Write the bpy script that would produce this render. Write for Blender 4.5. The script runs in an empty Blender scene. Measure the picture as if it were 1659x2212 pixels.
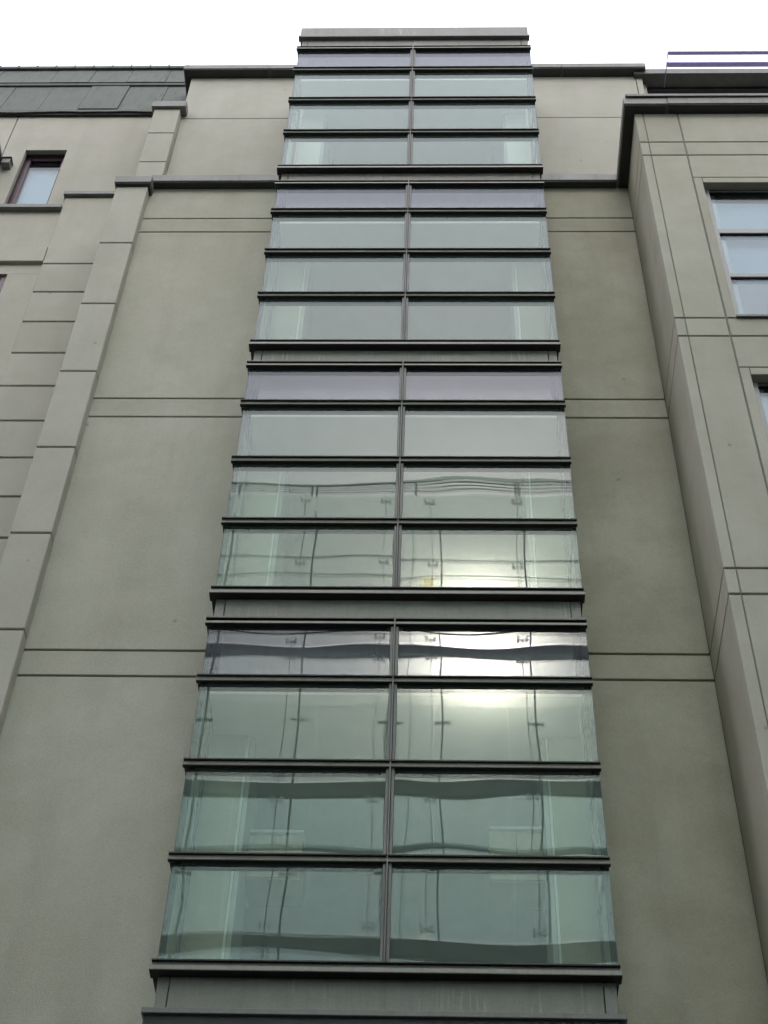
import bpy, bmesh, math, random
from mathutils import Vector, Matrix

random.seed(7)
S = bpy.context.scene
COL = S.collection

# ------------------------------------------------------------------ camera
cam_d = bpy.data.cameras.new("camera")
cam = bpy.data.objects.new("camera", cam_d)
COL.objects.link(cam)
S.camera = cam
pitch, yaw, roll = 0.86682681, -0.04926123, 0.04195356
cp, sp, cy, sy = math.cos(pitch), math.sin(pitch), math.cos(yaw), math.sin(yaw)
fw = Vector((sy * cp, cy * cp, sp))
rt = Vector((cy, -sy, 0))
up = rt.cross(fw)
cr, sr = math.cos(roll), math.sin(roll)
rt, up = cr * rt + sr * up, -sr * rt + cr * up
cam.matrix_world = Matrix(((rt.x, up.x, -fw.x, 0), (rt.y, up.y, -fw.y, 0), (rt.z, up.z, -fw.z, 1.6), (0, 0, 0, 1)))
cam_d.sensor_fit = 'VERTICAL'
cam_d.sensor_height = 36.0
cam_d.lens = 36.0 * 3508.6 / 2212.0
cam_d.clip_end = 2000

# ------------------------------------------------------------------ sky and sun (overcast)
SUN_EL, SUN_AZ = math.radians(45.3), math.radians(180 - 2.3)   # behind the camera, over the opposite roof
W = bpy.data.worlds.new("World")
S.world = W
W.use_nodes = True
wn, wl_ = W.node_tree.nodes, W.node_tree.links
wn.clear()
sky = wn.new('ShaderNodeTexSky')
sky.sky_type = 'NISHITA'
sky.sun_disc = False
sky.sun_elevation = SUN_EL
sky.sun_rotation = SUN_AZ
sky.air_density = 1.0
sky.dust_density = 7.0
sky.ozone_density = 1.0
hs = wn.new('ShaderNodeHueSaturation')
hs.inputs['Saturation'].default_value = 0.35
bg = wn.new('ShaderNodeBackground')
bg.inputs['Strength'].default_value = 0.15
wo = wn.new('ShaderNodeOutputWorld')
wl_.new(sky.outputs[0], hs.inputs['Color'])
# a closed, even cloud deck veils most of the clear sky; the veiled sun still brightens its own side
tcw = wn.new('ShaderNodeTexCoord')
cn = wn.new('ShaderNodeTexNoise')
cn.inputs['Scale'].default_value = 2.5
cn.inputs['Detail'].default_value = 5
wl_.new(tcw.outputs['Generated'], cn.inputs['Vector'])
deck = wn.new('ShaderNodeMix')
deck.data_type = 'RGBA'
deck.inputs['A'].default_value = (7.5, 7.65, 8.8, 1)
deck.inputs['B'].default_value = (8.95, 9.1, 10.0, 1)
wl_.new(cn.outputs['Fac'], deck.inputs['Factor'])
veil = wn.new('ShaderNodeMix')
veil.data_type = 'RGBA'
veil.inputs['Factor'].default_value = 0.95
wl_.new(hs.outputs[0], veil.inputs['A'])
wl_.new(deck.outputs['Result'], veil.inputs['B'])
# aureole of the veiled sun
nrm = wn.new('ShaderNodeVectorMath'); nrm.operation = 'NORMALIZE'
wl_.new(tcw.outputs['Generated'], nrm.inputs[0])
dt = wn.new('ShaderNodeVectorMath'); dt.operation = 'DOT_PRODUCT'
dt.inputs[1].default_value = (math.sin(SUN_AZ) * math.cos(SUN_EL), math.cos(SUN_AZ) * math.cos(SUN_EL), math.sin(SUN_EL))
wl_.new(nrm.outputs[0], dt.inputs[0])
def wmath(op, a, b):
    m = wn.new('ShaderNodeMath'); m.operation = op
    for i, v in enumerate((a, b)):
        if isinstance(v, (int, float)): m.inputs[i].default_value = v
        else: wl_.new(v, m.inputs[i])
    return m.outputs[0]
dmx = wmath('MAXIMUM', dt.outputs['Value'], 0.0)
core = wmath('MULTIPLY', wmath('POWER', dmx, 1500.0), 200.0)
halo = wmath('MULTIPLY', wmath('POWER', dmx, 120.0), 15.0)
aur = wn.new('ShaderNodeMix'); aur.data_type = 'RGBA'; aur.blend_type = 'ADD'
aur.inputs['Factor'].default_value = 1.0
wl_.new(veil.outputs['Result'], aur.inputs['A'])
warm = wn.new('ShaderNodeMix'); warm.data_type = 'RGBA'; warm.blend_type = 'MULTIPLY'
warm.inputs['Factor'].default_value = 1.0
warm.inputs['B'].default_value = (1.1, .93, .81, 1)
wl_.new(wmath('ADD', core, halo), warm.inputs['A'])
wl_.new(warm.outputs['Result'], aur.inputs['B'])
wl_.new(aur.outputs['Result'], bg.inputs[0])
wl_.new(bg.outputs[0], wo.inputs[0])

sun_d = bpy.data.lights.new("sun", 'SUN')
sun_d.energy = 0.5
sun_d.angle = math.radians(100)
sun_d.color = (1.0, 0.97, 0.92)
sun = bpy.data.objects.new("sun", sun_d)
COL.objects.link(sun)
sdir = Vector((math.sin(SUN_AZ) * math.cos(SUN_EL), math.cos(SUN_AZ) * math.cos(SUN_EL), math.sin(SUN_EL)))
sun.rotation_euler = (-sdir).to_track_quat('-Z', 'Y').to_euler()
sun.location = (0, -20, 60)

S.view_settings.view_transform = 'Standard'
S.view_settings.look = 'None'
S.view_settings.gamma = 1.0
S.view_settings.use_curve_mapping = False
S.view_settings.exposure = 0.67
S.cycles.max_bounces = 14
S.cycles.transparent_max_bounces = 24
S.cycles.caustics_reflective = False
S.cycles.caustics_refractive = False

# ------------------------------------------------------------------ materials
def mat(name):
    m = bpy.data.materials.new(name)
    m.use_nodes = True
    n = m.node_tree.nodes
    n.clear()
    return m, n, m.node_tree.links

def noise(n, l, vec, scale, detail=3, rough=.55, stretch=None):
    t = n.new('ShaderNodeTexNoise')
    t.inputs['Scale'].default_value = scale
    t.inputs['Detail'].default_value = detail
    t.inputs['Roughness'].default_value = rough
    if stretch:
        mp = n.new('ShaderNodeMapping')
        mp.inputs['Scale'].default_value = stretch
        l.new(vec, mp.inputs[0])
        vec = mp.outputs[0]
    l.new(vec, t.inputs['Vector'])
    return t.outputs['Fac']

def ramp(n, l, fac, a, b):
    r = n.new('ShaderNodeMapRange')
    r.inputs['From Min'].default_value = a
    r.inputs['From Max'].default_value = b
    l.new(fac, r.inputs['Value'])
    return r.outputs[0]

def mix(n, l, fac, a, b, mode='MIX'):
    x = n.new('ShaderNodeMix')
    x.data_type = 'RGBA'
    x.blend_type = mode
    if isinstance(fac, (int, float)):
        x.inputs['Factor'].default_value = fac
    else:
        l.new(fac, x.inputs['Factor'])
    for s, v in ((x.inputs['A'], a), (x.inputs['B'], b)):
        if isinstance(v, tuple):
            s.default_value = (*v, 1)
        else:
            l.new(v, s)
    return x.outputs['Result']

def mul(n, l, a, k):
    m = n.new('ShaderNodeMath')
    m.operation = 'MULTIPLY'
    l.new(a, m.inputs[0])
    m.inputs[1].default_value = k
    return m.outputs[0]

def stone(name, light, dark, green, amt=1.0, grain=1.0, damp=None):
    m, n, l = mat(name)
    g = n.new('ShaderNodeNewGeometry')
    pos = g.outputs['Position']
    big = ramp(n, l, noise(n, l, pos, .55, 4), .35, .68)
    mid = ramp(n, l, noise(n, l, pos, 2.3, 5, .6), .38, .68)
    streak = ramp(n, l, noise(n, l, pos, 1.0, 4, .6, (3.0, 3.0, .3)), .45, .75)
    fine = ramp(n, l, noise(n, l, pos, 90, 2, .7), .25, .75)
    speck = ramp(n, l, noise(n, l, pos, 260, 1, .5), .2, .8)
    c = mix(n, l, mul(n, l, big, .85 * amt), light, dark)
    c = mix(n, l, mul(n, l, mid, .42 * amt), c, green)
    c = mix(n, l, mul(n, l, streak, .25 * amt), c, tuple(v * .72 for v in dark))
    patch = ramp(n, l, noise(n, l, pos, 1.1, 6, .65), .52, .72)
    c = mix(n, l, mul(n, l, patch, .30 * amt), c, tuple(v * 1.12 for v in light))
    blot = ramp(n, l, noise(n, l, pos, 7.0, 5, .7), .58, .80)
    c = mix(n, l, mul(n, l, blot, .35 * amt), c, green)
    vo = n.new('ShaderNodeTexVoronoi')
    vo.inputs['Scale'].default_value = 1.7
    l.new(pos, vo.inputs['Vector'])
    dot_ = ramp(n, l, vo.outputs['Distance'], .045, .02)
    c = mix(n, l, mul(n, l, dot_, .55), c, tuple(v * .45 for v in dark))
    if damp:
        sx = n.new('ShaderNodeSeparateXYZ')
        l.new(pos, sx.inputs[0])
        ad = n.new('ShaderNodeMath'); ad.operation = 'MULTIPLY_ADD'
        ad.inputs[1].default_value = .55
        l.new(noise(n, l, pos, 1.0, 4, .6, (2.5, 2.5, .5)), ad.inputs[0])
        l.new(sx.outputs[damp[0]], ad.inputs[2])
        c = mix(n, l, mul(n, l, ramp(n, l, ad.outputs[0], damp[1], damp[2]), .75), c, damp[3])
    hi = mix(n, l, fine, (.88, .88, .88), (1.10, 1.10, 1.10))
    c = mix(n, l, grain, c, hi, 'MULTIPLY')
    sp2 = mix(n, l, speck, (.93, .93, .93), (1.06, 1.06, 1.06))
    c = mix(n, l, grain, c, sp2, 'MULTIPLY')
    oi = n.new('ShaderNodeObjectInfo')
    c = mix(n, l, 1.0, c, mix(n, l, oi.outputs['Random'], (.955, .95, .945), (1.04, 1.04, 1.04)), 'MULTIPLY')
    b = n.new('ShaderNodeBsdfPrincipled')
    b.inputs['Roughness'].default_value = .88
    b.inputs['Specular IOR Level'].default_value = .25
    l.new(c, b.inputs['Base Color'])
    bp = n.new('ShaderNodeBump')
    bp.inputs['Strength'].default_value = .25
    bp.inputs['Distance'].default_value = .004
    l.new(fine, bp.inputs['Height'])
    l.new(bp.outputs[0], b.inputs['Normal'])
    o = n.new('ShaderNodeOutputMaterial')
    l.new(b.outputs[0], o.inputs[0])
    return m

def metal(name, a, b_, rough=.45, streaks=.5, spec=.5, metallic=0.0, drips=0.0):
    m, n, l = mat(name)
    g = n.new('ShaderNodeNewGeometry')
    pos = g.outputs['Position']
    v = ramp(n, l, noise(n, l, pos, 3.0, 4), .3, .7)
    st = ramp(n, l, noise(n, l, pos, 1.0, 4, .65, (14, 14, .8)), .5, .72)
    fi = ramp(n, l, noise(n, l, pos, 70, 2), .3, .7)
    c = mix(n, l, v, a, b_)
    c = mix(n, l, mul(n, l, st, streaks), c, tuple(x * .45 for x in a))
    if drips:
        area = ramp(n, l, noise(n, l, pos, 1.6, 2), .52, .66)
        run = ramp(n, l, noise(n, l, pos, 1.0, 3, .7, (38, 38, 1.2)), .52, .66)
        dm = n.new('ShaderNodeMath'); dm.operation = 'MULTIPLY'
        l.new(area, dm.inputs[0]); l.new(run, dm.inputs[1])
        c = mix(n, l, mul(n, l, dm.outputs[0], drips), c, (.50, .49, .45))
    c = mix(n, l, .6, c, mix(n, l, fi, (.85, .85, .85), (1.15, 1.15, 1.15)), 'MULTIPLY')
    b = n.new('ShaderNodeBsdfPrincipled')
    b.inputs['Metallic'].default_value = metallic
    b.inputs['Specular IOR Level'].default_value = spec
    r = n.new('ShaderNodeMapRange')
    r.inputs['To Min'].default_value = rough * .8
    r.inputs['To Max'].default_value = rough * 1.25
    l.new(v, r.inputs['Value'])
    l.new(r.outputs[0], b.inputs['Roughness'])
    l.new(c, b.inputs['Base Color'])
    o = n.new('ShaderNodeOutputMaterial')
    l.new(b.outputs[0], o.inputs[0])
    return m

def plain(name, col, rough=.8, var=.12, scale=4.0):
    m, n, l = mat(name)
    g = n.new('ShaderNodeNewGeometry')
    v = ramp(n, l, noise(n, l, g.outputs['Position'], scale, 4), .3, .7)
    c = mix(n, l, v, tuple(x * (1 - var) for x in col), tuple(min(1, x * (1 + var)) for x in col))
    b = n.new('ShaderNodeBsdfPrincipled')
    b.inputs['Roughness'].default_value = rough
    l.new(c, b.inputs['Base Color'])
    o = n.new('ShaderNodeOutputMaterial')
    l.new(b.outputs[0], o.inputs[0])
    return m

def glass(name, tint, k, dirt_lift=0.0, dirt_lift_col=(.6, .65, .62), gcol=(.93, .97, 1.0)):
    """sheet glazing: clear transmission plus Fresnel reflection, one such surface on each side of the pane"""
    m, n, l = mat(name)
    tr = n.new('ShaderNodeBsdfTransparent')
    tr.inputs[0].default_value = (*tint, 1)
    gl = n.new('ShaderNodeBsdfGlossy')
    gl.inputs['Color'].default_value = (*gcol, 1)
    gl.inputs['Roughness'].default_value = 0.0
    fr = n.new('ShaderNodeFresnel')
    fr.inputs['IOR'].default_value = 1.5
    # Fresnel node uses inverse IOR on back faces: feed it the geometric angle through Layer-independent maths
    geo = n.new('ShaderNodeNewGeometry')
    dot = n.new('ShaderNodeVectorMath')
    dot.operation = 'DOT_PRODUCT'
    l.new(geo.outputs['Incoming'], dot.inputs[0])
    l.new(geo.outputs['Normal'], dot.inputs[1])
    ab = n.new('ShaderNodeMath'); ab.operation = 'ABSOLUTE'
    l.new(dot.outputs['Value'], ab.inputs[0])
    om = n.new('ShaderNodeMath'); om.operation = 'SUBTRACT'; om.inputs[0].default_value = 1.0
    l.new(ab.outputs[0], om.inputs[1])
    pw = n.new('ShaderNodeMath'); pw.operation = 'POWER'; pw.inputs[1].default_value = 5.0
    l.new(om.outputs[0], pw.inputs[0])
    ma = n.new('ShaderNodeMath'); ma.operation = 'MULTIPLY_ADD'
    ma.inputs[1].default_value = .96
    ma.inputs[2].default_value = .04
    l.new(pw.outputs[0], ma.inputs[0])
    mk = n.new('ShaderNodeMath'); mk.operation = 'MULTIPLY'; mk.use_clamp = True
    mk.inputs[1].default_value = k
    l.new(ma.outputs[0], mk.inputs[0])
    n.remove(fr)
    base = tr.outputs[0]
    if dirt_lift:  # dust on the screen glass, a painted brightening in the bay panes
        df = n.new('ShaderNodeBsdfTranslucent')
        df.inputs[0].default_value = (*dirt_lift_col, 1)
        dd = n.new('ShaderNodeBsdfDiffuse')
        dd.inputs[0].default_value = (*dirt_lift_col, 1)
        ad = n.new('ShaderNodeMixShader')
        ad.inputs[0].default_value = .5
        l.new(df.outputs[0], ad.inputs[1]); l.new(dd.outputs[0], ad.inputs[2])
        mx = n.new('ShaderNodeMixShader')
        mx.inputs[0].default_value = dirt_lift
        l.new(base, mx.inputs[1]); l.new(ad.outputs[0], mx.inputs[2])
        base = mx.outputs[0]
    ms = n.new('ShaderNodeMixShader')
    l.new(mk.outputs[0], ms.inputs[0])
    l.new(base, ms.inputs[1])
    l.new(gl.outputs[0], ms.inputs[2])
    o = n.new('ShaderNodeOutputMaterial')
    l.new(ms.outputs[0], o.inputs[0])
    return m

def emit(name, col, s):
    m, n, l = mat(name)
    e = n.new('ShaderNodeEmission')
    e.inputs[0].default_value = (*col, 1)
    e.inputs[1].default_value = s
    o = n.new('ShaderNodeOutputMaterial')
    l.new(e.outputs[0], o.inputs[0])
    return m

M = {}
M['stone'] = stone('stone', (.475, .462, .392), (.385, .371, .302), (.345, .336, .258))
M['stone_algae'] = stone('stone_algae', (.425, .408, .33), (.33, .312, .238), (.28, .268, .19), 1.15)
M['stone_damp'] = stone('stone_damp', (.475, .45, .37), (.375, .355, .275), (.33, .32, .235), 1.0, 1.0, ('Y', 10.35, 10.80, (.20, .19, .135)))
M['stone_pale'] = stone('stone_pale', (.475, .464, .40), (.405, .395, .335), (.37, .36, .29), 1.0)
M['joint'] = plain('joint_backing', (.07, .065, .055), .95)  # dark backing seen through the gaps between panels
M['coping'] = metal('coping_metal', (.135, .138, .125), (.185, .188, .17), .5, .4)
M['dark'] = metal('dark_metal', (.055, .052, .046), (.085, .08, .07), .42, .5)
M['soffit_shade'] = plain('soffit_shade_tone', (.035, .035, .032), .7)  # near-black tone stands in for shade on the coping undersides
M['black'] = plain('black_gasket_and_shade', (.012, .012, .012), .6)  # gaskets, and the painted shade under the fins
M['fin'] = metal('fin_metal', (.115, .117, .106), (.16, .162, .147), .45, .4)
M['finface'] = metal('fin_face_metal', (.20, .195, .165), (.28, .27, .23), .45, .3)
M['seal'] = plain('black_seal', (.012, .012, .014), 1.0)
M['sealant'] = plain('grey_sealant', (.20, .195, .17), .9)
M['spandrel'] = metal('spandrel_metal', (.15, .152, .130), (.22, .222, .192), .5, .25, .5, 0.0, .45)
M['roofsheet'] = metal('lead_sheet', (.105, .120, .105), (.155, .170, .152), .7, .45, .15)
M['maroon'] = metal('maroon_frame', (.07, .035, .05), (.10, .05, .07), .4, .2)
M['greyframe'] = metal('grey_frame', (.24, .25, .24), (.32, .33, .32), .4, .2)
M['lining'] = plain('jamb_lining', (.50, .53, .50), .9, .05)
M['white'] = plain('white_plaster', (.70, .72, .69), .9, .05)
M['ceil'] = plain('ceiling_tile', (.86, .87, .83), .9, .05)
M['floorin'] = plain('interior_floor', (.30, .28, .24), .7)
M['beige'] = plain('beige_panel', (.42, .36, .26), .7)
M['backwall'] = plain('interior_back_wall', (.55, .58, .54), .9)
M['pane'] = glass('bay_glass', (.90, .945, .91), 0.97, .105, (.52, .73, .64), (.93, .97, .98))  # milky aqua scatter lifts the panes in place of lit rooms
M['pane_top'] = glass('clerestory_glass', (.90, .93, .93), 0.92, .065, (.52, .60, .64), (.92, .93, 1.0))  # weaker milky lift, also standing in for room light
M['pane_side'] = glass('return_glass', (.84, .92, .88), 1.5)
M['winpane'] = glass('window_glass', (.84, .91, .93), 1.1)
M['opp'] = glass('screen_glass', (.91, .95, .915), 1.1, .08)
M['opp_teal'] = glass('teal_screen_glass', (.87, .965, .94), 1.1, .05)
M['opprear'] = glass('rear_screen_glass', (.94, .96, .95), 1.0, .04)
M['steel'] = metal('light_steel', (.90, .90, .88), (.96, .96, .94), .22, .0, .5, 1.0)
M['rail'] = plain('pale_rail', (.6, .6, .58), .5)
M['oppdark'] = plain('screen_structure', (.07, .07, .065), .6)
M['oppband'] = plain('screen_band', (.24, .235, .225), .6)
M['walk'] = plain('walkway', (.42, .42, .40), .8)
M['blocker_wall'] = plain('blocker_brown', (.16, .13, .10), .9, .2, 3)  # brown of the added light blockers
M['post'] = plain('screen_post', (.34, .33, .31), .6)
M['core'] = plain('core_render', (.45, .46, .44), .8)
M['asphalt'] = plain('asphalt', (.05, .05, .05), .9, .25, 40)
M['paving'] = plain('paving', (.13, .125, .115), .9, .2, 6)
M['purple'] = metal('louvre_metal_fringe', (.5, .42, .82), (.55, .47, .86), .45, .1)  # violet of lens fringing put into the slat colour
M['lit'] = emit('lit_window', (1.0, .78, .45), 14.0)
M['blind'] = plain('pale_blind', (.33, .38, .42), .9, .05)

# ------------------------------------------------------------------ object helpers
WLOC = {}
def link(name, me, loc, parent=None):
    o = bpy.data.objects.new(name, me)
    COL.objects.link(o)
    loc = Vector(loc)
    WLOC[o] = loc
    if parent is not None:
        o.parent = parent
        o.location = loc - WLOC[parent]
    else:
        o.location = loc
    return o

def empty(name, loc, parent=None):
    return link(name, None, loc, parent)

def tag(o, label=None, cat=None, group=None, kind=None):
    if label: o['label'] = label
    if cat: o['category'] = cat
    if group: o['group'] = group
    if kind: o['kind'] = kind
    return o

CACHE = {}
def boxmesh(dx, dy, dz, m, bev):
    key = (round(dx, 4), round(dy, 4), round(dz, 4), m, bev)
    if key in CACHE:
        return CACHE[key]
    bm = bmesh.new()
    bmesh.ops.create_cube(bm, size=1.0)
    bmesh.ops.scale(bm, vec=(dx, dy, dz), verts=bm.verts)
    if bev:
        bmesh.ops.bevel(bm, geom=bm.edges[:], offset=min(bev, dx * .4, dy * .4, dz * .4), segments=1, affect='EDGES')
    me = bpy.data.meshes.new(m)
    bm.to_mesh(me); bm.free()
    me.materials.append(M[m])
    CACHE[key] = me
    return me

def box(name, x0, x1, y0, y1, z0, z1, m, parent=None, bev=.004):
    me = boxmesh(x1 - x0, y1 - y0, z1 - z0, m, bev)
    return link(name, me, ((x0 + x1) / 2, (y0 + y1) / 2, (z0 + z1) / 2), parent)

def multi(name, boxes, parent=None, bev=.003):
    """several boxes (x0,x1,y0,y1,z0,z1,material) joined as one part"""
    c = Vector(((boxes[0][0] + boxes[0][1]) / 2, (boxes[0][2] + boxes[0][3]) / 2, (boxes[0][4] + boxes[0][5]) / 2))
    bm = bmesh.new()
    mats = []
    for b in boxes:
        x0, x1, y0, y1, z0, z1, m = b
        if m not in mats: mats.append(m)
        r = bmesh.ops.create_cube(bm, size=1.0)
        vs = r['verts']
        bmesh.ops.scale(bm, vec=(x1 - x0, y1 - y0, z1 - z0), verts=vs)
        bmesh.ops.translate(bm, vec=Vector(((x0 + x1) / 2, (y0 + y1) / 2, (z0 + z1) / 2)) - c, verts=vs)
        fs = {f for v in vs for f in v.link_faces}
        for f in fs: f.material_index = mats.index(m)
    if bev:
        bmesh.ops.bevel(bm, geom=bm.edges[:], offset=bev, segments=1, affect='EDGES')
    me = bpy.data.meshes.new(name)
    bm.to_mesh(me); bm.free()
    for m in mats: me.materials.append(M[m])
    return link(name, me, c, parent)

def prism(name, pts, axis, a0, a1, m, parent=None):
    """extrude a closed profile; axis 'x': pts are (y,z); axis 'y': pts are (x,z)"""
    vs, n = [], len(pts)
    cx = sum(p[0] for p in pts) / n; cz = sum(p[1] for p in pts) / n; ca = (a0 + a1) / 2
    for a in (a0, a1):
        for p, q in pts:
            vs.append((a - ca, p - cx, q - cz) if axis == 'x' else (p - cx, a - ca, q - cz))
    fs = [tuple(range(n)), tuple(range(2 * n - 1, n - 1, -1))]
    fs += [(i, i + n, (i + 1) % n + n, (i + 1) % n) for i in range(n)]
    me = bpy.data.meshes.new(name)
    me.from_pydata(vs, [], fs)
    bm = bmesh.new(); bm.from_mesh(me)
    bmesh.ops.recalc_face_normals(bm, faces=bm.faces)
    bm.to_mesh(me); bm.free()
    me.materials.append(M[m])
    return link(name, me, (ca, cx, cz) if axis == 'x' else (cx, ca, cz), parent)

def pane(name, x0, x1, z0, z1, y, parent, m='pane', sag=.0009, wav=.00022, th=.024, nx=16, nz=10):
    """a slightly bowed and wavy sealed glass unit with front, back and edges"""
    w, h = x1 - x0, z1 - z0
    s = sag * random.uniform(.5, 1.3) * random.choice((1, 1, -1))
    a = [(random.uniform(-1, 1) * wav, random.uniform(.6, 1.6), random.uniform(.3, 1.2), random.uniform(0, 6.28)) for _ in range(3)]
    tx, tz = random.uniform(-.0008, .0008), random.uniform(-.0012, .0012)
    vs = []
    def off(u, v, k):
        d = s * k * (1 - (2 * u - 1) ** 2) * (1 - (2 * v - 1) ** 2)
        for am, fx, fz, ph in a:
            d += am * math.sin(6.283 * (fx * u * w / 1.6 + fz * v) + ph) * (1 - (2 * u - 1) ** 4)
        return d + tx * (u - .5) * w + tz * (v - .5) * h
    for side, k in ((0, 1), (th, .5)):
        for j in range(nz + 1):
            for i in range(nx + 1):
                u, v = i / nx, j / nz
                vs.append((u * w - w / 2, side - off(u, v, k), v * h - h / 2))
    N = (nx + 1) * (nz + 1)
    fs = []
    for j in range(nz):
        for i in range(nx):
            p = j * (nx + 1) + i
            fs.append((p, p + 1, p + nx + 2, p + nx + 1))
            q = p + N
            fs.append((q, q + nx + 1, q + nx + 2, q + 1))
    nsm = len(fs)
    for i in range(nx):
        fs.append((i, i + N, i + 1 + N, i + 1))
        t = nz * (nx + 1) + i
        fs.append((t, t + 1, t + 1 + N, t + N))
    for j in range(nz):
        p = j * (nx + 1)
        fs.append((p, p + nx + 1, p + nx + 1 + N, p + N))
        q = p + nx
        fs.append((q, q + N, q + nx + 1 + N, q + nx + 1))
    me = bpy.data.meshes.new(name)
    me.from_pydata(vs, [], fs)
    for i, f in enumerate(me.polygons):
        f.use_smooth = i < nsm
        f.material_index = 0 if i < nsm else 1
    me.materials.append(M[m]); me.materials.append(M['black'])
    # keep the flat edge faces from bending the shading normals of the sheets
    bm = bmesh.new(); bm.from_mesh(me)
    bmesh.ops.split_edges(bm, edges=[e for e in bm.edges if len({f.material_index for f in e.link_faces}) > 1])
    bm.to_mesh(me); bm.free()
    return link(name, me, ((x0 + x1) / 2, y, (z0 + z1) / 2), parent)

# ------------------------------------------------------------------ ground
def ground_sheet(name, x0, x1, y0, y1, z, m, th=.3):
    return tag(box(name, x0, x1, y0, y1, z - th, z, m, None, 0), kind='structure')
ground_sheet('ground', -400, 400, -400, 400, -.004 - .15, 'asphalt')
ground_sheet('road', -400, 400, -1.6, 6.4, -.12, 'asphalt', .025)
ground_sheet('pavement', -400, 400, 6.4, 9.6, 0, 'paving', .14)
o = ground_sheet('pavement', -400, 400, -5.0, -1.6, 0, 'paving', .14)

# ------------------------------------------------------------------ the stone building with the glazed bay
YW, YP, YU = 10.56, 9.50, 11.10          # main wall, projecting wing, set-back top wall
J = [(19.86, 19.525), (15.97, 15.635), (12.075, 11.75), (8.18, 7.86), (4.28, 3.96)]   # paired level joints
GAP = .024
PT = .07                                  # facing panel thickness
B = empty('office_building', (0, 11, 0))
tag(B, 'pale stone office building with a tall glazed bay and projecting right wing', 'building')

def levels(ztop, zbot):
    zs, t = [], ztop
    for a, b in J:
        for q in (a, b):
            if zbot < q < t:
                zs.append((q + GAP / 2, t)); t = q - GAP / 2
    zs.append((zbot, t))
    return zs

main = box('main_wall', -4.15, -1.60, YW + PT, YW + .45, 0, 20.7, 'joint', B, 0)
main_r = box('main_wall', .95, 2.52, YW + PT, YW + .45, 0, 20.7, 'joint', B, 0)
for z0, z1 in levels(20.66, 0):
    box('wall_panel', -4.10, -1.62, YW, YW + PT + .001, z0, z1, 'stone', main, .005)
    box('wall_panel', .97, 2.49, YW, YW + PT + .001, z0, z1, 'stone_algae', main_r, .005)

# left corner pilaster built of blocks
pil = box('corner_pilaster', -4.17, -3.80, 10.46, YW + .3, 0, 20.43, 'joint', B, 0)
bz = [20.445, 19.03, 17.66, 16.29, 14.92, 13.55, 12.20, 10.85, 9.48, 8.11, 6.74, 5.37, 4.0, 2.6, 1.3, 0]
for a, b in zip(bz[:-1], bz[1:]):
    box('block', -4.19, -3.777, 10.42, YW + .02, b + .011, a - .011, 'stone_pale', pil, .008)

# set-back top wall
upper = box('upper_wall', -3.77, -1.5, YU + PT, YU + .5, 20.5, 25.05, 'joint', B, 0)
upper_r = box('upper_wall', .8, 3.10, YU + PT, YU + .5, 20.5, 25.05, 'joint', B, 0)
for z0, z1 in ((20.5, 23.70), (23.716, 25.06)):
    box('wall_panel', -3.812, -1.5, YU, YU + PT + .001, z0, z1, 'stone_pale', upper, .005)
    box('wall_panel', .8, 3.03, YU, YU + PT + .001, z0, z1, 'stone_pale', upper_r, .005)
    box('wall_panel', 3.042, 3.13, YU, YU + PT + .001, z0, z1, 'stone_pale', upper_r, .005)
box('return_wall', -3.808, -3.55, YU + .075, 14, 20.5, 25.06, 'stone_pale', B, .004)
box('return_wall', 3.135, 3.20, YU + .10, 14, 20.5, 25.06, 'stone_pale', B, .004)
upil = box('upper_pilaster', -4.18, -3.85, 11.0, 11.3, 20.6, 23.76, 'joint', B, 0)
for z0, z1 in ((20.6, 22.135), (22.152, 23.0), (23.017, 23.755)):
    box('block', -4.2, -3.816, 10.97, 11.12, z0, z1, 'stone_pale', upil, .008)
box('pilaster_cap', -4.24, -3.73, 10.92, 11.09, 23.76, 23.93, 'coping', B, .006)

# copings
C1 = 20.62
def coping_stone(x0, x1, y0, y1, z0, z1):
    return multi('coping', [(x0, x1, y0, y1, z0 + .02, z1, 'coping'), (x0 + .012, x1 - .012, y0 + .012, y1, z0, z0 + .0195, 'soffit_shade')], B, .004)  # lower box paints the shade under the coping
coping_stone(-4.215, -3.735, 10.36, 11.05, 20.44, 20.612)
coping_stone(-3.78, -1.3, 10.445, 11.05, C1, C1 + .175)
coping_stone(.6, 2.347, 10.445, 11.05, C1, C1 + .175)
coping_stone(2.351, 2.9, 9.372, 11.05, C1, C1 + .175)
coping_stone(2.904, 9.0, 9.368, 9.9, C1, C1 + .175)
for x0, x1 in ((-3.93, -2.6), (-2.597, -1.0), (.3, 1.9), (1.903, 3.185)):
    coping_stone(x0, x1, 10.95, 11.45, 25.07, 25.215)
coping_stone(-3.93, -3.5, 11.453, 14, 25.07, 25.215)
coping_stone(2.9, 3.185, 11.453, 14, 25.07, 25.215)

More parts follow.
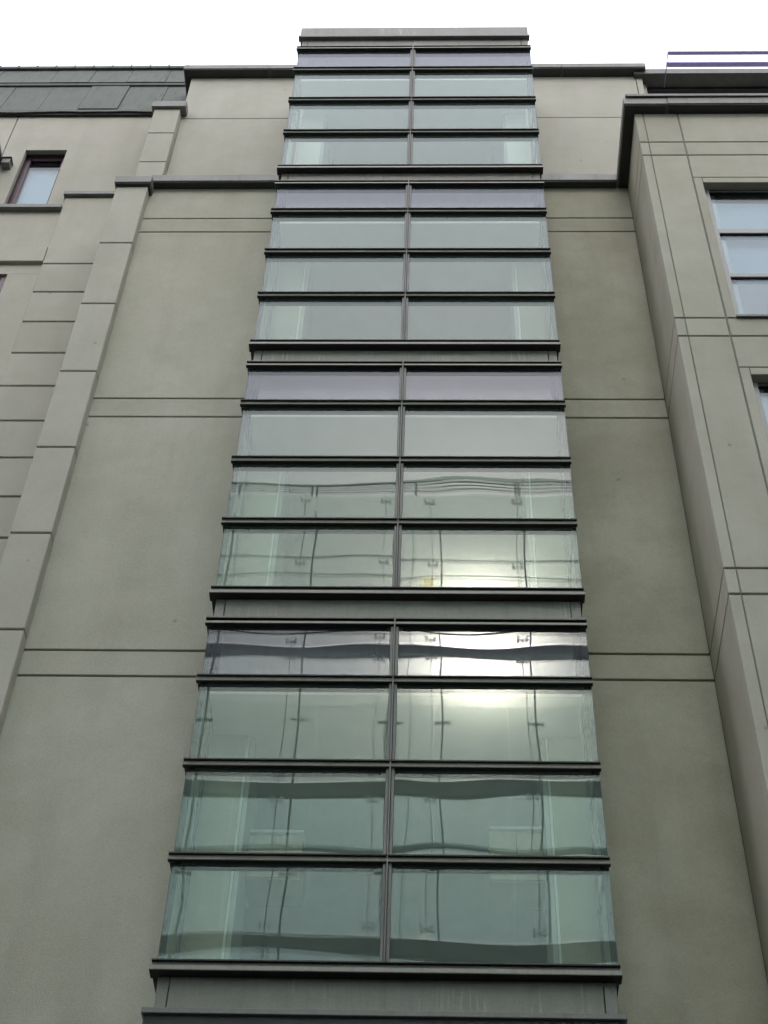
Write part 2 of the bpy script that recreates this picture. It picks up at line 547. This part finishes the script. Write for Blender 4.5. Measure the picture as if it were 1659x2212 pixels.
# projecting right wing
wing = box('wing_front_wall', 2.53, 9.0, YP + PT, YP + .5, 0, 20.62, 'joint', B, 0)
wing_s = box('wing_side_wall', 2.53 + .03, 2.9, YP + .5, YW + .3, 0, 20.62, 'joint', B, 0)
XA, XB, XO = 2.595, 3.03, 3.137
WIN = [(15.97, 18.85), (12.075, 14.955), (8.18, 11.06), (4.28, 7.16)]
for z0, z1 in levels(20.61, 0):
    box('wall_panel', 2.49, XA - .006, YP, YP + .11, z0, z1, 'stone', wing, .005)
    box('wall_panel', XA + .006, XB - .010, YP, YP + PT + .001, z0, z1, 'stone', wing, .005)
    box('wall_panel', 2.49, 2.56, YP + .114, YW - .001, z0, z1, 'stone_damp', wing_s, .005)
    w = [q for q in WIN if z0 - .3 < q[0] < z1]
    if w and z1 - z0 > 1:
        s0, s1 = w[0]
        box('wall_panel', XB + .010, 9.0, YP, YP + PT + .001, s1 + .13, z1, 'stone', wing, .005)
        box('wall_panel', XB + .010, XO, YP, YP + .5, z0, s1 + .118, 'stone', wing, .005)      # jamb of the opening
        box('lintel', XO + .006, 9.0, YP, YP + .30, s1, s1 + .116, 'stone', wing, .005)
    else:
        box('wall_panel', XB + .010, 9.0, YP, YP + PT + .001, z0, z1, 'stone', wing, .005)
for x, w in ((XA, .005), (XB, .009)):
    box('sealant_joint', x - w, x + w, YP + .010, YP + .06, 0, 20.6, 'sealant', wing, 0)
# the wall core needs the window openings: rebuild it as strips
wing_me = None
def wing_core():
    bx = [(2.53, XB, YP + PT, YP + .5, 0, 20.62, 'joint')]
    t = 20.62
    for s0, s1 in WIN:
        bx.append((XB + .02, 9.0, YP + PT + .002, YP + .5, s1 + .117, t, 'joint'))
        t = s0 - .005
    bx.append((XB + .02, 9.0, YP + PT + .002, YP + .5, 0, t, 'joint'))
    return bx
bm = bmesh.new()
cw = WLOC[wing]
for x0, x1, y0, y1, z0, z1, m in wing_core():
    r = bmesh.ops.create_cube(bm, size=1.0)
    bmesh.ops.scale(bm, vec=(x1 - x0, y1 - y0, z1 - z0), verts=r['verts'])
    bmesh.ops.translate(bm, vec=Vector(((x0 + x1) / 2, (y0 + y1) / 2, (z0 + z1) / 2)) - cw, verts=r['verts'])
me = bpy.data.meshes.new('wing_front_wall'); bm.to_mesh(me); bm.free(); me.materials.append(M['joint']); wing.data = me

for s0, s1 in WIN[:3]:
    YG = YP + .11
    wdw = multi('window', [(XO + .003, XO + .075, YG - .015, YG + .08, s0, s1, 'greyframe'),
                           (XO + .078, 9.0, YG - .012, YG + .08, s1 - .05, s1 - .002, 'dark')], B)
    r1, r2 = s0 + .955, s0 + 1.885
    for a, b in ((s0 + .03, r1), (r1 + .07, r2), (r2 + .09, s1 - .05)):
        pane('pane', XO + .076, 7.0, a, b, YG + .01, wdw, 'winpane', .001, .0004)
        box('pane_edge', XO + .077, XO + .14, YG + .045, YG + .055, a, b, 'greyframe', wdw, 0)
    for r, h in ((r1, .07), (r2, .09)):
        multi('transom', [(XO + .07, 7.0, YG - .008, YG + .06, r + .012, r + h + .006, 'greyframe'),
                          (XO + .07, 7.0, YG - .010, YG + .05, r - .004, r + .011, 'black')], wdw, .002)
    multi('sill', [(XO - .004, 7.0, YP - .03, YG + .06, s0 - .015, s0 + .025, 'dark')], wdw)
    box('ceiling', XB + .05, 7.0, YG + .12, 13, s1 - .02, s1 + .05, 'ceil', wdw, 0)
    box('interior_back_wall', XB + .05, 7.0, 13.0, 13.1, s0 - .5, s1, 'oppband', wdw, 0)
    box('blind', XO + .08, 7.0, YG + .11, YG + .115, r1 + .04, s1 - .03, 'blind', wdw, 0)

# dark gutter on the wing coping and the roof structure behind
box('gutter', 2.385, 9.0, 9.345, 9.50, C1 + .178, C1 + .245, 'dark', B, .006)
multi('roof_eave', [(3.0, 9.0, 11.02, 11.25, 25.0, 25.16, 'dark'), (3.0, 9.0, 11.252, 13.5, 24.93, 25.15, 'black')], B, .004)
box('parapet_block', 3.24, 3.43, 11.0, 11.3, 23.2, 24.05, 'stone_pale', B, .006)
cano = multi('louvre_canopy', [(3.480, 3.492, 10.665, 11.34, 24.985, 25.01, 'greyframe')], B)
for a, b in ((10.662, 10.718), (10.836, 10.914)):
    box('slat', 3.495, 9.0, a, b, 24.98, 25.01, 'purple', cano, .003)

# ------------------------------------------------------------------ glazed bay
YG = 9.920
XL, XR, XM = -1.978, 1.308, -.352
SILL = [20.0, 16.105, 12.21, 8.315]
TR = [.935, 1.866, 2.795]
HEAD = 3.50
bay = multi('glazed_bay', [(XL + .02, XL + .10, YG + .10, YW + .01, 7.4, 23.6, 'dark'),
                           (XR - .10, XR - .02, YG + .10, YW + .01, 7.4, 23.6, 'dark')], B, .004)
# side returns are glass too: replace the solid returns by slim posts
me = bay.data
bm = bmesh.new()
c = WLOC[bay]
for x in (XL + .022, XR - .022):
    for y0, y1 in ((YW - .06, YW),):
        r = bmesh.ops.create_cube(bm, size=1.0)
        bmesh.ops.scale(bm, vec=(.03, y1 - y0, 16.2), verts=r['verts'])
        bmesh.ops.translate(bm, vec=Vector((x, (y0 + y1) / 2, 15.5)) - c, verts=r['verts'])
me2 = bpy.data.meshes.new('glazed_bay'); bm.to_mesh(me2); bm.free(); me2.materials.append(M['dark'])
bay.data = me2

FX0, FX1 = -2.012, 1.320
def transom(z):
    multi('transom', [(FX0, FX1, 9.880, YG + .002, z - .052, z - .013, 'finface'),
                      (FX0 + .002, FX1 - .002, 9.881, YG + .001, z - .056, z - .0525, 'black'),  # black plate paints the shade under the fin
                      (FX0 + .006, FX1 - .006, 9.858, YG + .002, z - .0125, z, 'black'),
                      (FX0 + .012, FX0 + .05, YG + .003, YW, z - .055, z - .006, 'black'),
                      (FX1 - .05, FX1 - .012, YG + .003, YW, z - .055, z - .006, 'black'),
                      (XL + .06, XR - .06, YG + .03, YG + .10, z - .055, z - .005, 'greyframe')], bay, .0015)
def headfin(z):
    multi('head_fin', [(FX0, FX1, 9.878, YG + .002, z - .068, z - .042, 'finface'),
                       (FX0 + .002, FX1 - .002, 9.879, YG + .001, z - .072, z - .0685, 'black'),  # painted shade on the underside of the head fin
                       (FX0 + .012, FX1 - .012, 9.898, YG + .003, z - .042, z - .012, 'black'),
                       (FX0 + .004, FX1 - .004, 9.872, YG + .05, z - .012, z - .006, 'black'),
                       (FX0 + .006, FX1 - .006, 9.885, YG + .05, z - .006, z + .024, 'fin'),
                       (FX0 + .012, FX0 + .06, YG + .003, YW, z - .07, z + .02, 'black'),
                       (FX1 - .06, FX1 - .012, YG + .003, YW, z - .07, z + .02, 'black')], bay, .0015)
def sillfin(z):
    multi('sill_fin', [(FX0 + .008, FX1 - .008, 9.890, YG + .05, z - .048, z - .013, 'fin'),
                       (FX0 + .004, FX1 - .004, 9.868, YG + .05, z - .0125, z, 'black'),
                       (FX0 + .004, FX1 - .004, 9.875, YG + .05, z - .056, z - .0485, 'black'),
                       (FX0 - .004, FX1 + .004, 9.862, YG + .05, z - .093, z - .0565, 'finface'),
                       (FX0 - .002, FX1 + .002, 9.863, YG + .05, z - .098, z - .0935, 'black'),  # painted shade on the underside of the sill fin
                       (FX0 + .012, FX0 + .06, YG + .052, YW, z - .096, z - .002, 'black'),
                       (FX1 - .06, FX1 - .012, YG + .052, YW, z - .096, z - .002, 'black')], bay, .0015)
def spandrel(z0, z1):
    for x0, x1 in ((-1.955, -1.872), (-1.866, 1.188), (1.194, 1.283)):
        box('spandrel_panel', x0, x1, 9.945, YW, z0, z1, 'spandrel', bay, .004)

for k, s in enumerate(SILL):
    zs = [s] + [s + t for t in TR] + [s + HEAD]
    for i in range(4):
        a, b = zs[i], zs[i + 1]
        top = b - (.045 if i == 3 else .03)
        for x0, x1 in ((XL, XM - .036), (XM + .036, XR)):
            pane('pane', x0, x1, a - .012, top, YG + .004, bay, 'pane_top' if i == 3 else 'pane')
            # silvered spacer and dark edge band seal round the sealed unit
        for x in (XL + .001, XR - .044):
            box('edge_seal', x, x + .043, YG + .0305, YG + .049, a, top, 'seal', bay, 0)
        box('edge_seal', XL + .046, XM - .07, YG + .0305, YG + .045, top - .055, top, 'seal', bay, 0)
        box('edge_seal', XM + .07, XR - .046, YG + .0305, YG + .045, top - .055, top, 'seal', bay, 0)
        for x in (XL + .012, XR - .026):
            box('return_pane', x, x + .014, YG + .05, YW - .002, a, top, 'pane_side', bay, 0)
        if i < 3: transom(b)
    headfin(s + HEAD)
    sillfin(s)
    m0, m1 = s - .03, s + HEAD + .05
    multi('mullion', [(XM - .034, XM - .010, 9.900, YG + .03, m0 + .02, m1 - .13, 'fin'),
                      (XM + .010, XM + .034, 9.900, YG + .03, m0 + .02, m1 - .13, 'fin'),
                      (XM - .009, XM + .009, 9.906, YG + .03, m0 + .02, m1 - .13, 'black'),
                      (XM - .006, XM + .006, 9.862, 9.905, m0 + .02, m1, 'fin'),
                      (XM - .03, XM + .03, YG + .031, YG + .12, m0 + .02, m1 - .13, 'greyframe')], bay, .002)
    spandrel(s - .385 if k < 3 else 7.90, s - .098)
# crown of the bay
spandrel(23.525, 23.85)
multi('crown_fin', [(FX0 + .004, FX1 - .004, 9.885, YG + .05, 23.84, 23.885, 'fin'), (FX0 + .01, FX1 - .01, 9.90, YG + .05, 23.885, 23.90, 'black')], bay, .003)
box('crown_panel', FX0 + .02, FX1 - .02, 9.93, YU, 23.90, 24.24, 'spandrel', bay, .006)
# base ledge of the bay and what stands beneath it
multi('base_ledge', [(FX0 - .004, FX1 + .004, 9.835, YW, 7.855, 7.90, 'fin'), (FX0 + .01, FX1 - .01, 9.86, YW, 7.3, 7.853, 'black')], bay, .004)
box('wall_panel', XL, XR, YW + .02, YW + .3, 0, 7.3, 'stone', B, .005)

# rooms behind the bay
for k, s in enumerate(SILL):
    ce = s + 2.74
    yr = (YU if k == 0 else YW) + .46
    multi('floor_slab', [(XL + .07, XR - .07, YG + .06, yr, s - .36, s - .11, 'floorin'), (-3.7, 2.4, yr + .001, 16, s - .36, s - .11, 'floorin')], B, 0)
    multi('ceiling', [(XL + .07, XR - .07, YG + .13, yr, ce, ce + .05, 'ceil'), (-3.7, 2.4, yr + .001, 16, ce, ce + .05, 'ceil')], B, 0)
    box('ceiling_bulkhead', XL + .11, XR - .11, YG + .14, YG + .18, ce + .052, s + HEAD, 'dark', B, 0)
    box('jamb_wall', -3.7, -1.60, yr + .002, yr + .14, s - .1, ce, 'white', B, 0)
    box('jamb_wall', .95, 2.4, yr + .002, yr + .14, s - .1, ce, 'white', B, 0)
    box('jamb_lining', -1.598, -1.56, YW + .02, yr + .16, s - .1, ce, 'lining', B, 0)
    box('jamb_lining', .91, .948, YW + .02, yr + .16, s - .1, ce, 'lining', B, 0)
    box('interior_lining', XL + .07, -1.60, YW + .004, YW + .018, s - .1, ce, 'white', B, 0)
    box('interior_lining', .95, XR - .07, YW + .004, YW + .018, s - .1, ce, 'white', B, 0)
    box('interior_back_wall', -3.7, 2.4, 16, 16.1, s - .1, ce, 'backwall', B, 0)
    box('partition', -3.8, -3.7, yr + .15, 16, s - .1, ce, 'backwall', B, 0)
    box('partition', 2.4, 2.48, yr + .15, 16, s - .1, ce, 'backwall', B, 0)
for x0, x1, zt, lab in ((-1.558, -1.10, 10.26, 'beige wall cabinet behind the lowest storey of the bay, left of the mullion'),
                        (.46, .908, 10.32, 'beige wall cabinet behind the lowest storey of the bay, right of the mullion')):
    cab = tag(empty('wall_cabinet', ((x0 + x1) / 2, 11.1, 9.80)), lab, 'cabinet', 'beige cabinets behind the bay glass')
    box('carcass', x0, x1, 10.92, 11.3, 9.80, zt, 'beige', cab, .004)
    for d0, d1 in ((x0 + .004, (x0 + x1) / 2 - .003), ((x0 + x1) / 2 + .003, x1 - .004)):
        box('door', d0, d1, 10.90, 10.918, 9.81, zt - .03, 'beige', cab, .003)
    box('cornice', x0, x1, 10.885, 11.3, zt + .001, zt + .03, 'white', cab, .003)

# ------------------------------------------------------------------ left neighbour
YL = 11.28
N = empty('neighbouring_building', (-6, 12, 0))
tag(N, 'pale stone building on the left with grey sheet-metal roof and maroon framed windows', 'building')
def lwall():
    X0, X1 = -12.0, -3.6
    return [(X0, -6.04, YL + PT, YL + .6, 0, 24.25, 'joint'), (-5.43, X1, YL + PT, YL + .6, 0, 24.25, 'joint'),
            (-6.04, -5.43, YL + PT, YL + .6, 23.085, 24.25, 'joint'), (-6.04, -5.43, YL + PT, YL + .6, 0, 21.38, 'joint')]
lw = multi('wall', lwall(), N, 0)
for x0, x1, z0, z1 in ((-12, -6.37, 21.38, 24.25), (-6.355, -6.04, 21.38, 24.25), (-5.43, -3.85, 21.38, 24.25),
                       (-6.04, -5.43, 23.085, 24.25), (-12, -5.2, 20.31, 21.375)):
    box('wall_panel', x0, x1, YL, YL + PT + .001, z0, z1, 'stone_pale', lw, .0)
for x0, x1 in ((-6.04, -6.02), (-5.45, -5.43)):
    pass
# window and reveals
wd = multi('window', [(-6.04, -5.965, YL + .12, YL + .21, 21.36, 23.085, 'maroon'), (-5.505, -5.43, YL + .12, YL + .21, 21.36, 23.085, 'maroon'),
                      (-5.962, -5.508, YL + .12, YL + .21, 22.99, 23.085, 'maroon'), (-5.962, -5.508, YL + .12, YL + .21, 21.36, 21.44, 'maroon')], N)
pane('pane', -5.966, -5.504, 21.44, 22.99, YL + .145, wd, 'winpane', .0006, .0003)
box('blind', -5.96, -5.51, YL + .27, YL + .28, 21.44, 22.86, 'blind', wd, 0)
box('room', -6.04, -5.43, YL + .3, YL + 2.0, 21.3, 23.2, 'backwall', wd, 0)
multi('sill', [(-12, -5.19, 11.20, YL + .26, 21.29, 21.375, 'coping')], wd)
# rusticated quoin pier
q = box('quoin_pier', -5.16, -4.0, YL + .03, YL + .3, 0, 21.6, 'joint', N, 0)
qz = [21.63] + [19.885 - .684 * i for i in range(29)]
for a, b in zip(qz[:-1], qz[1:]):
    box('block', -5.19, -4.1, 11.245, YL + .05, b + .013, a - .013, 'stone_pale', q, .008)
multi('pier_cap', [(-5.215, -4.1, 11.19, YL + .1, 21.635, 21.715, 'coping')], N)
# string course and the lower window
multi('string_course', [(-12, -5.193, 11.235, YL + .1, 19.94, 20.30, 'stone')], N)
box('wall_panel', -12, -5.193, YL + .01, YL + PT + .002, 19.70, 19.937, 'stone_pale', lw, .004)
box('wall_panel', -5.62, -5.193, YL + .006, YL + PT + .002, 0, 19.695, 'stone_pale', lw, .004)
box('wall_panel', -12, -6.3, YL + .006, YL + PT + .002, 0, 19.695, 'stone_pale', lw, .004)
w2 = multi('window', [(-6.29, -6.2, YL + .045, YL + .069, 17.9, 19.69, 'maroon'), (-5.70, -5.625, YL + .045, YL + .069, 17.9, 19.69, 'maroon'),
                      (-6.19, -5.71, YL + .045, YL + .069, 19.6, 19.69, 'maroon')], N, .002)
box('pane', -6.2, -5.7, YL + .055, YL + .066, 17.9, 19.6, 'winpane', w2, 0)
# projecting ledge at the very edge of the picture
multi('ledge', [(-7.4, -6.29, 10.7, YL, 22.64, 22.70, 'coping'), (-6.27, -6.15, 11.16, YL - .001, 22.49, 22.615, 'coping'), (-6.285, -6.135, 11.14, YL - .002, 22.617, 22.638, 'dark')], N)
# sheet-metal roof in two tiers
roof = prism('roof', [(11.30, 24.16), (11.56, 25.63), (11.62, 26.44), (13, 26.44), (13, 24.16)], 'x', -12, -3.80, 'oppdark', N)
def sheet(x0, x1, p, q_, th, name='roof_sheet'):
    """flat sheet from eaves point p=(y,z) to top point q, th thick"""
    dy, dz = q_[0] - p[0], q_[1] - p[1]
    L = math.hypot(dy, dz)
    ny, nz = -dz / L * th, dy / L * th
    return prism(name, [p, q_, (q_[0] + ny, q_[1] + nz), (p[0] + ny, p[1] + nz)], 'x', x0, x1, 'roofsheet', roof)
def tierz(a, b, t): return (a[0] + (b[0] - a[0]) * t, a[1] + (b[1] - a[1]) * t)
e0, e1 = (11.265, 24.20), (11.515, 25.63)
xs = [-12, -11.3, -10.6, -9.9, -9.2, -8.55, -7.95, -7.33, -6.72, -6.12, -5.51, -4.89, -4.28, -3.80]
for i in range(len(xs) - 1):
    hot = abs(xs[i] + 5.51) < .01
    sheet(xs[i] + .004, xs[i + 1] - .004, tierz(e0, e1, .0), e1, .012 + .003 * (i % 2))
    box('seam', xs[i] - .008, xs[i] + .008, 11.24, 11.26, 24.2, 24.23, 'roofsheet', roof, 0)
    if hot:
        sheet(xs[i] + .01, xs[i + 1] - .01, tierz((11.25, 24.2), (11.5, 25.63), .14), (11.497, 25.62), .014)
u0, u1 = (11.475, 25.70), (11.62, 26.44)
xs2 = [-12, -11.3, -10.5, -9.7, -8.9, -8.0, -7.1, -6.2, -5.58, -4.97, -4.35, -3.80]
for i in range(len(xs2) - 1):
    sheet(xs2[i] + .004, xs2[i + 1] - .004, u0, u1, .014 + .003 * (i % 2))
multi('ridge_roll', [(-12, -3.8, 11.56, 11.72, 26.435, 26.515, 'roofsheet')] + [(x, x + .03, 11.55, 11.73, 26.43, 26.527, 'roofsheet') for x in [-7.2 + .31 * i for i in range(11)]], roof, .006)
multi('flashing', [(-12, -3.8, 11.468, 11.56, 25.615, 25.685, 'roofsheet')] + [(x, x + .02, 11.464, 11.56, 25.613, 25.69, 'roofsheet') for x in (-7.4, -6.0, -4.55)], roof, .004)
# eaves flashing with a slightly uneven lower edge
vs, fs = [], []
n = 60
for i in range(n + 1):
    x = -12 + 8.2 * i / n
    w = .010 * math.sin(x * 2.1) + .008 * math.sin(x * 5.3 + 1) + .004 * math.sin(x * 13)
    for dy, z in ((-.045, 24.165 + w), (-.040, 24.235), (.06, 24.235), (.05, 24.19 + w)):
        vs.append((x + 7.9, 11.25 + dy - 11.25, z - 24.2))
for i in range(n):
    a, b = i * 4, i * 4 + 4
    for j in range(4):
        k = (j + 1) % 4
        fs.append((a + j, b + j, b + k, a + k))
me = bpy.data.meshes.new('eaves_flashing'); me.from_pydata(vs, [], fs); me.materials.append(M['roofsheet'])
link('eaves_flashing', me, (-7.9, 11.25, 24.2), roof)
multi('eaves_shadow_gap', [(-12, -3.8, 11.235, 11.27, 24.13, 24.163, 'black')], roof, 0)

# ------------------------------------------------------------------ glass screen building across the street (seen in the reflections)
YO = -5.0
G = empty('glass_screen_building', (0, -8, 0))
tag(G, 'glass fronted building across the street, mirrored in the bay panes', 'building')
XJ = [-13.1, -11.1, -9.1, -7.1, -5.1, -3.1, -1.17, -.1, 1.91, 3.91, 5.91, 7.91, 9.91, 11.91]
FB = [(26.26, 26.60), (22.40, 22.74), (18.73, 19.07), (14.88, 15.22), (11.03, 11.37), (7.18, 7.52), (3.33, 3.67)]
front = multi('screen_frame', [(XJ[0], XJ[-1], YO - .16, YO - .02, a, b, 'oppband') for a, b in FB] , G, .004)
back = multi('rear_frame', [(XJ[0], XJ[-1], YO - 7.16, YO - 7.05, a + .1, b - .1, 'walk') for a, b in FB], G, 0)
rows = [(26.62, 29.05), (29.07, 31.5)] + [(FB[i + 1][1] + .02, FB[i][0] - .02) for i in range(len(FB) - 1)]
for z0, z1 in rows:
    for i in range(len(XJ) - 1):
        box('glass_panel', XJ[i] + .012, XJ[i + 1] - .012, YO, YO + .016, z0, z1, 'opp' if z0 > 22.5 else 'opp_teal', front, 0)
    for i in range(0, len(XJ) - 1):
        box('glass_panel', XJ[i] + .02, XJ[i + 1] - .02, YO - 7.2, YO - 7.18, z0, z1, 'opprear', back, 0)
for x in XJ:
    box('joint_seal', x - .008, x + .008, YO - .005, YO + .014, 3.7, 31.5, 'oppdark', front, 0)
    multi('post', [(x - .018 + .22, x + .018 + .22, YO - .60, YO - .52, 0, 31.4, 'post')] +
          [(x + .05, x + .40, YO - .56, YO - .52, z, z + .05, 'post') for z in (9.6, 13.4, 17.2, 20.9, 24.7)], G, 0)
blocker_l = box('added_side_blocker', -46, XJ[0] + 2.2, YO - 12, YO - .2, 0, 31.4, 'blocker_wall', G, 0)  # added unseen mass, cuts side light on the facade
blocker_r = box('added_side_blocker', XJ[-1] - .8, 46, YO - 12, YO - .2, 0, 31.4, 'blocker_wall', G, 0)  # matching added mass against side light
box('added_low_blocker', XJ[0] + 2.21, XJ[-1] - .81, YO - 7.0, YO - .65, 0, 10.5, 'blocker_wall', G, 0)  # added unseen mass, keeps low light off the lower facade
# point fittings holding the panels
bm = bmesh.new()
for sx in (-.10, .10):
    for sz in (-.055, .055):
        r = bmesh.ops.create_uvsphere(bm, u_segments=10, v_segments=6, radius=.036)
        bmesh.ops.scale(bm, vec=(1, .5, 1), verts=r['verts'])
        bmesh.ops.translate(bm, vec=(sx, 0, sz), verts=r['verts'])
for s in (1, -1):
    r = bmesh.ops.create_cube(bm, size=1.0)
    bmesh.ops.scale(bm, vec=(.22, .015, .014), verts=r['verts'])
    bmesh.ops.rotate(bm, cent=(0, 0, 0), matrix=Matrix.Rotation(s * math.atan2(.055, .10), 3, 'Y'), verts=r['verts'])
    bmesh.ops.translate(bm, vec=(0, -.05, 0), verts=r['verts'])
spm = bpy.data.meshes.new('point_fitting'); bm.to_mesh(spm); bm.free(); spm.materials.append(M['steel'])
for x in XJ[3:12]:
    for z in [31.3, 29.06] + [v for a, b in FB[:5] for v in (a - .18, b + .20)]:
        link('point_fitting', spm, (x, YO + .03, z), front)
# roof railing of the screen building
rail = multi('roof_railing', [(XJ[0], XJ[-1], YO + .0, YO + .05, 31.93, 31.98, 'oppdark')], G, 0)
for z in (31.62, 31.72, 31.82):
    box('rail', XJ[0], XJ[-1], YO + .01, YO + .03, z, z + .018, 'oppdark', rail, 0)
for x in [-12.8, -10.8, -8.8, -6.8, -4.8, -2.95, -2.83, -.9, -.42, 1.9, 1.98, 3.9, 5.9, 7.9]:
    box('rail_post', x - .02, x + .02, YO + .005, YO + .04, 31.5, 31.93, 'oppdark', rail, 0)
for z in (30.9, 30.2, 28.6, 27.7):
    box('louvre_blade', XJ[0], XJ[-1], YO - 1.50, YO - 1.46, z, z + .022, 'rail', G, 0)
multi('cable', [(-.93, -.905, YO - .9, YO - .88, 0, 31.5, 'oppdark'), (-.60, -.585, YO - .9, YO - .88, 0, 31.5, 'oppdark')], G, 0)
lit = multi('lit_window', [(-.345, -.06, YO - .62, YO - .60, 28.52, 29.24, 'lit')], G, 0)
for x in (-.29, -.24, -.19, -.14):
    box('glazing_bar', x, x + .012, YO - .598, YO - .59, 28.52, 29.24, 'oppdark', lit, 0)
for z in (28.9, 29.1):
    box('glazing_bar', -.345, -.06, YO - .588, YO - .58, z, z + .02, 'oppdark', lit, 0)
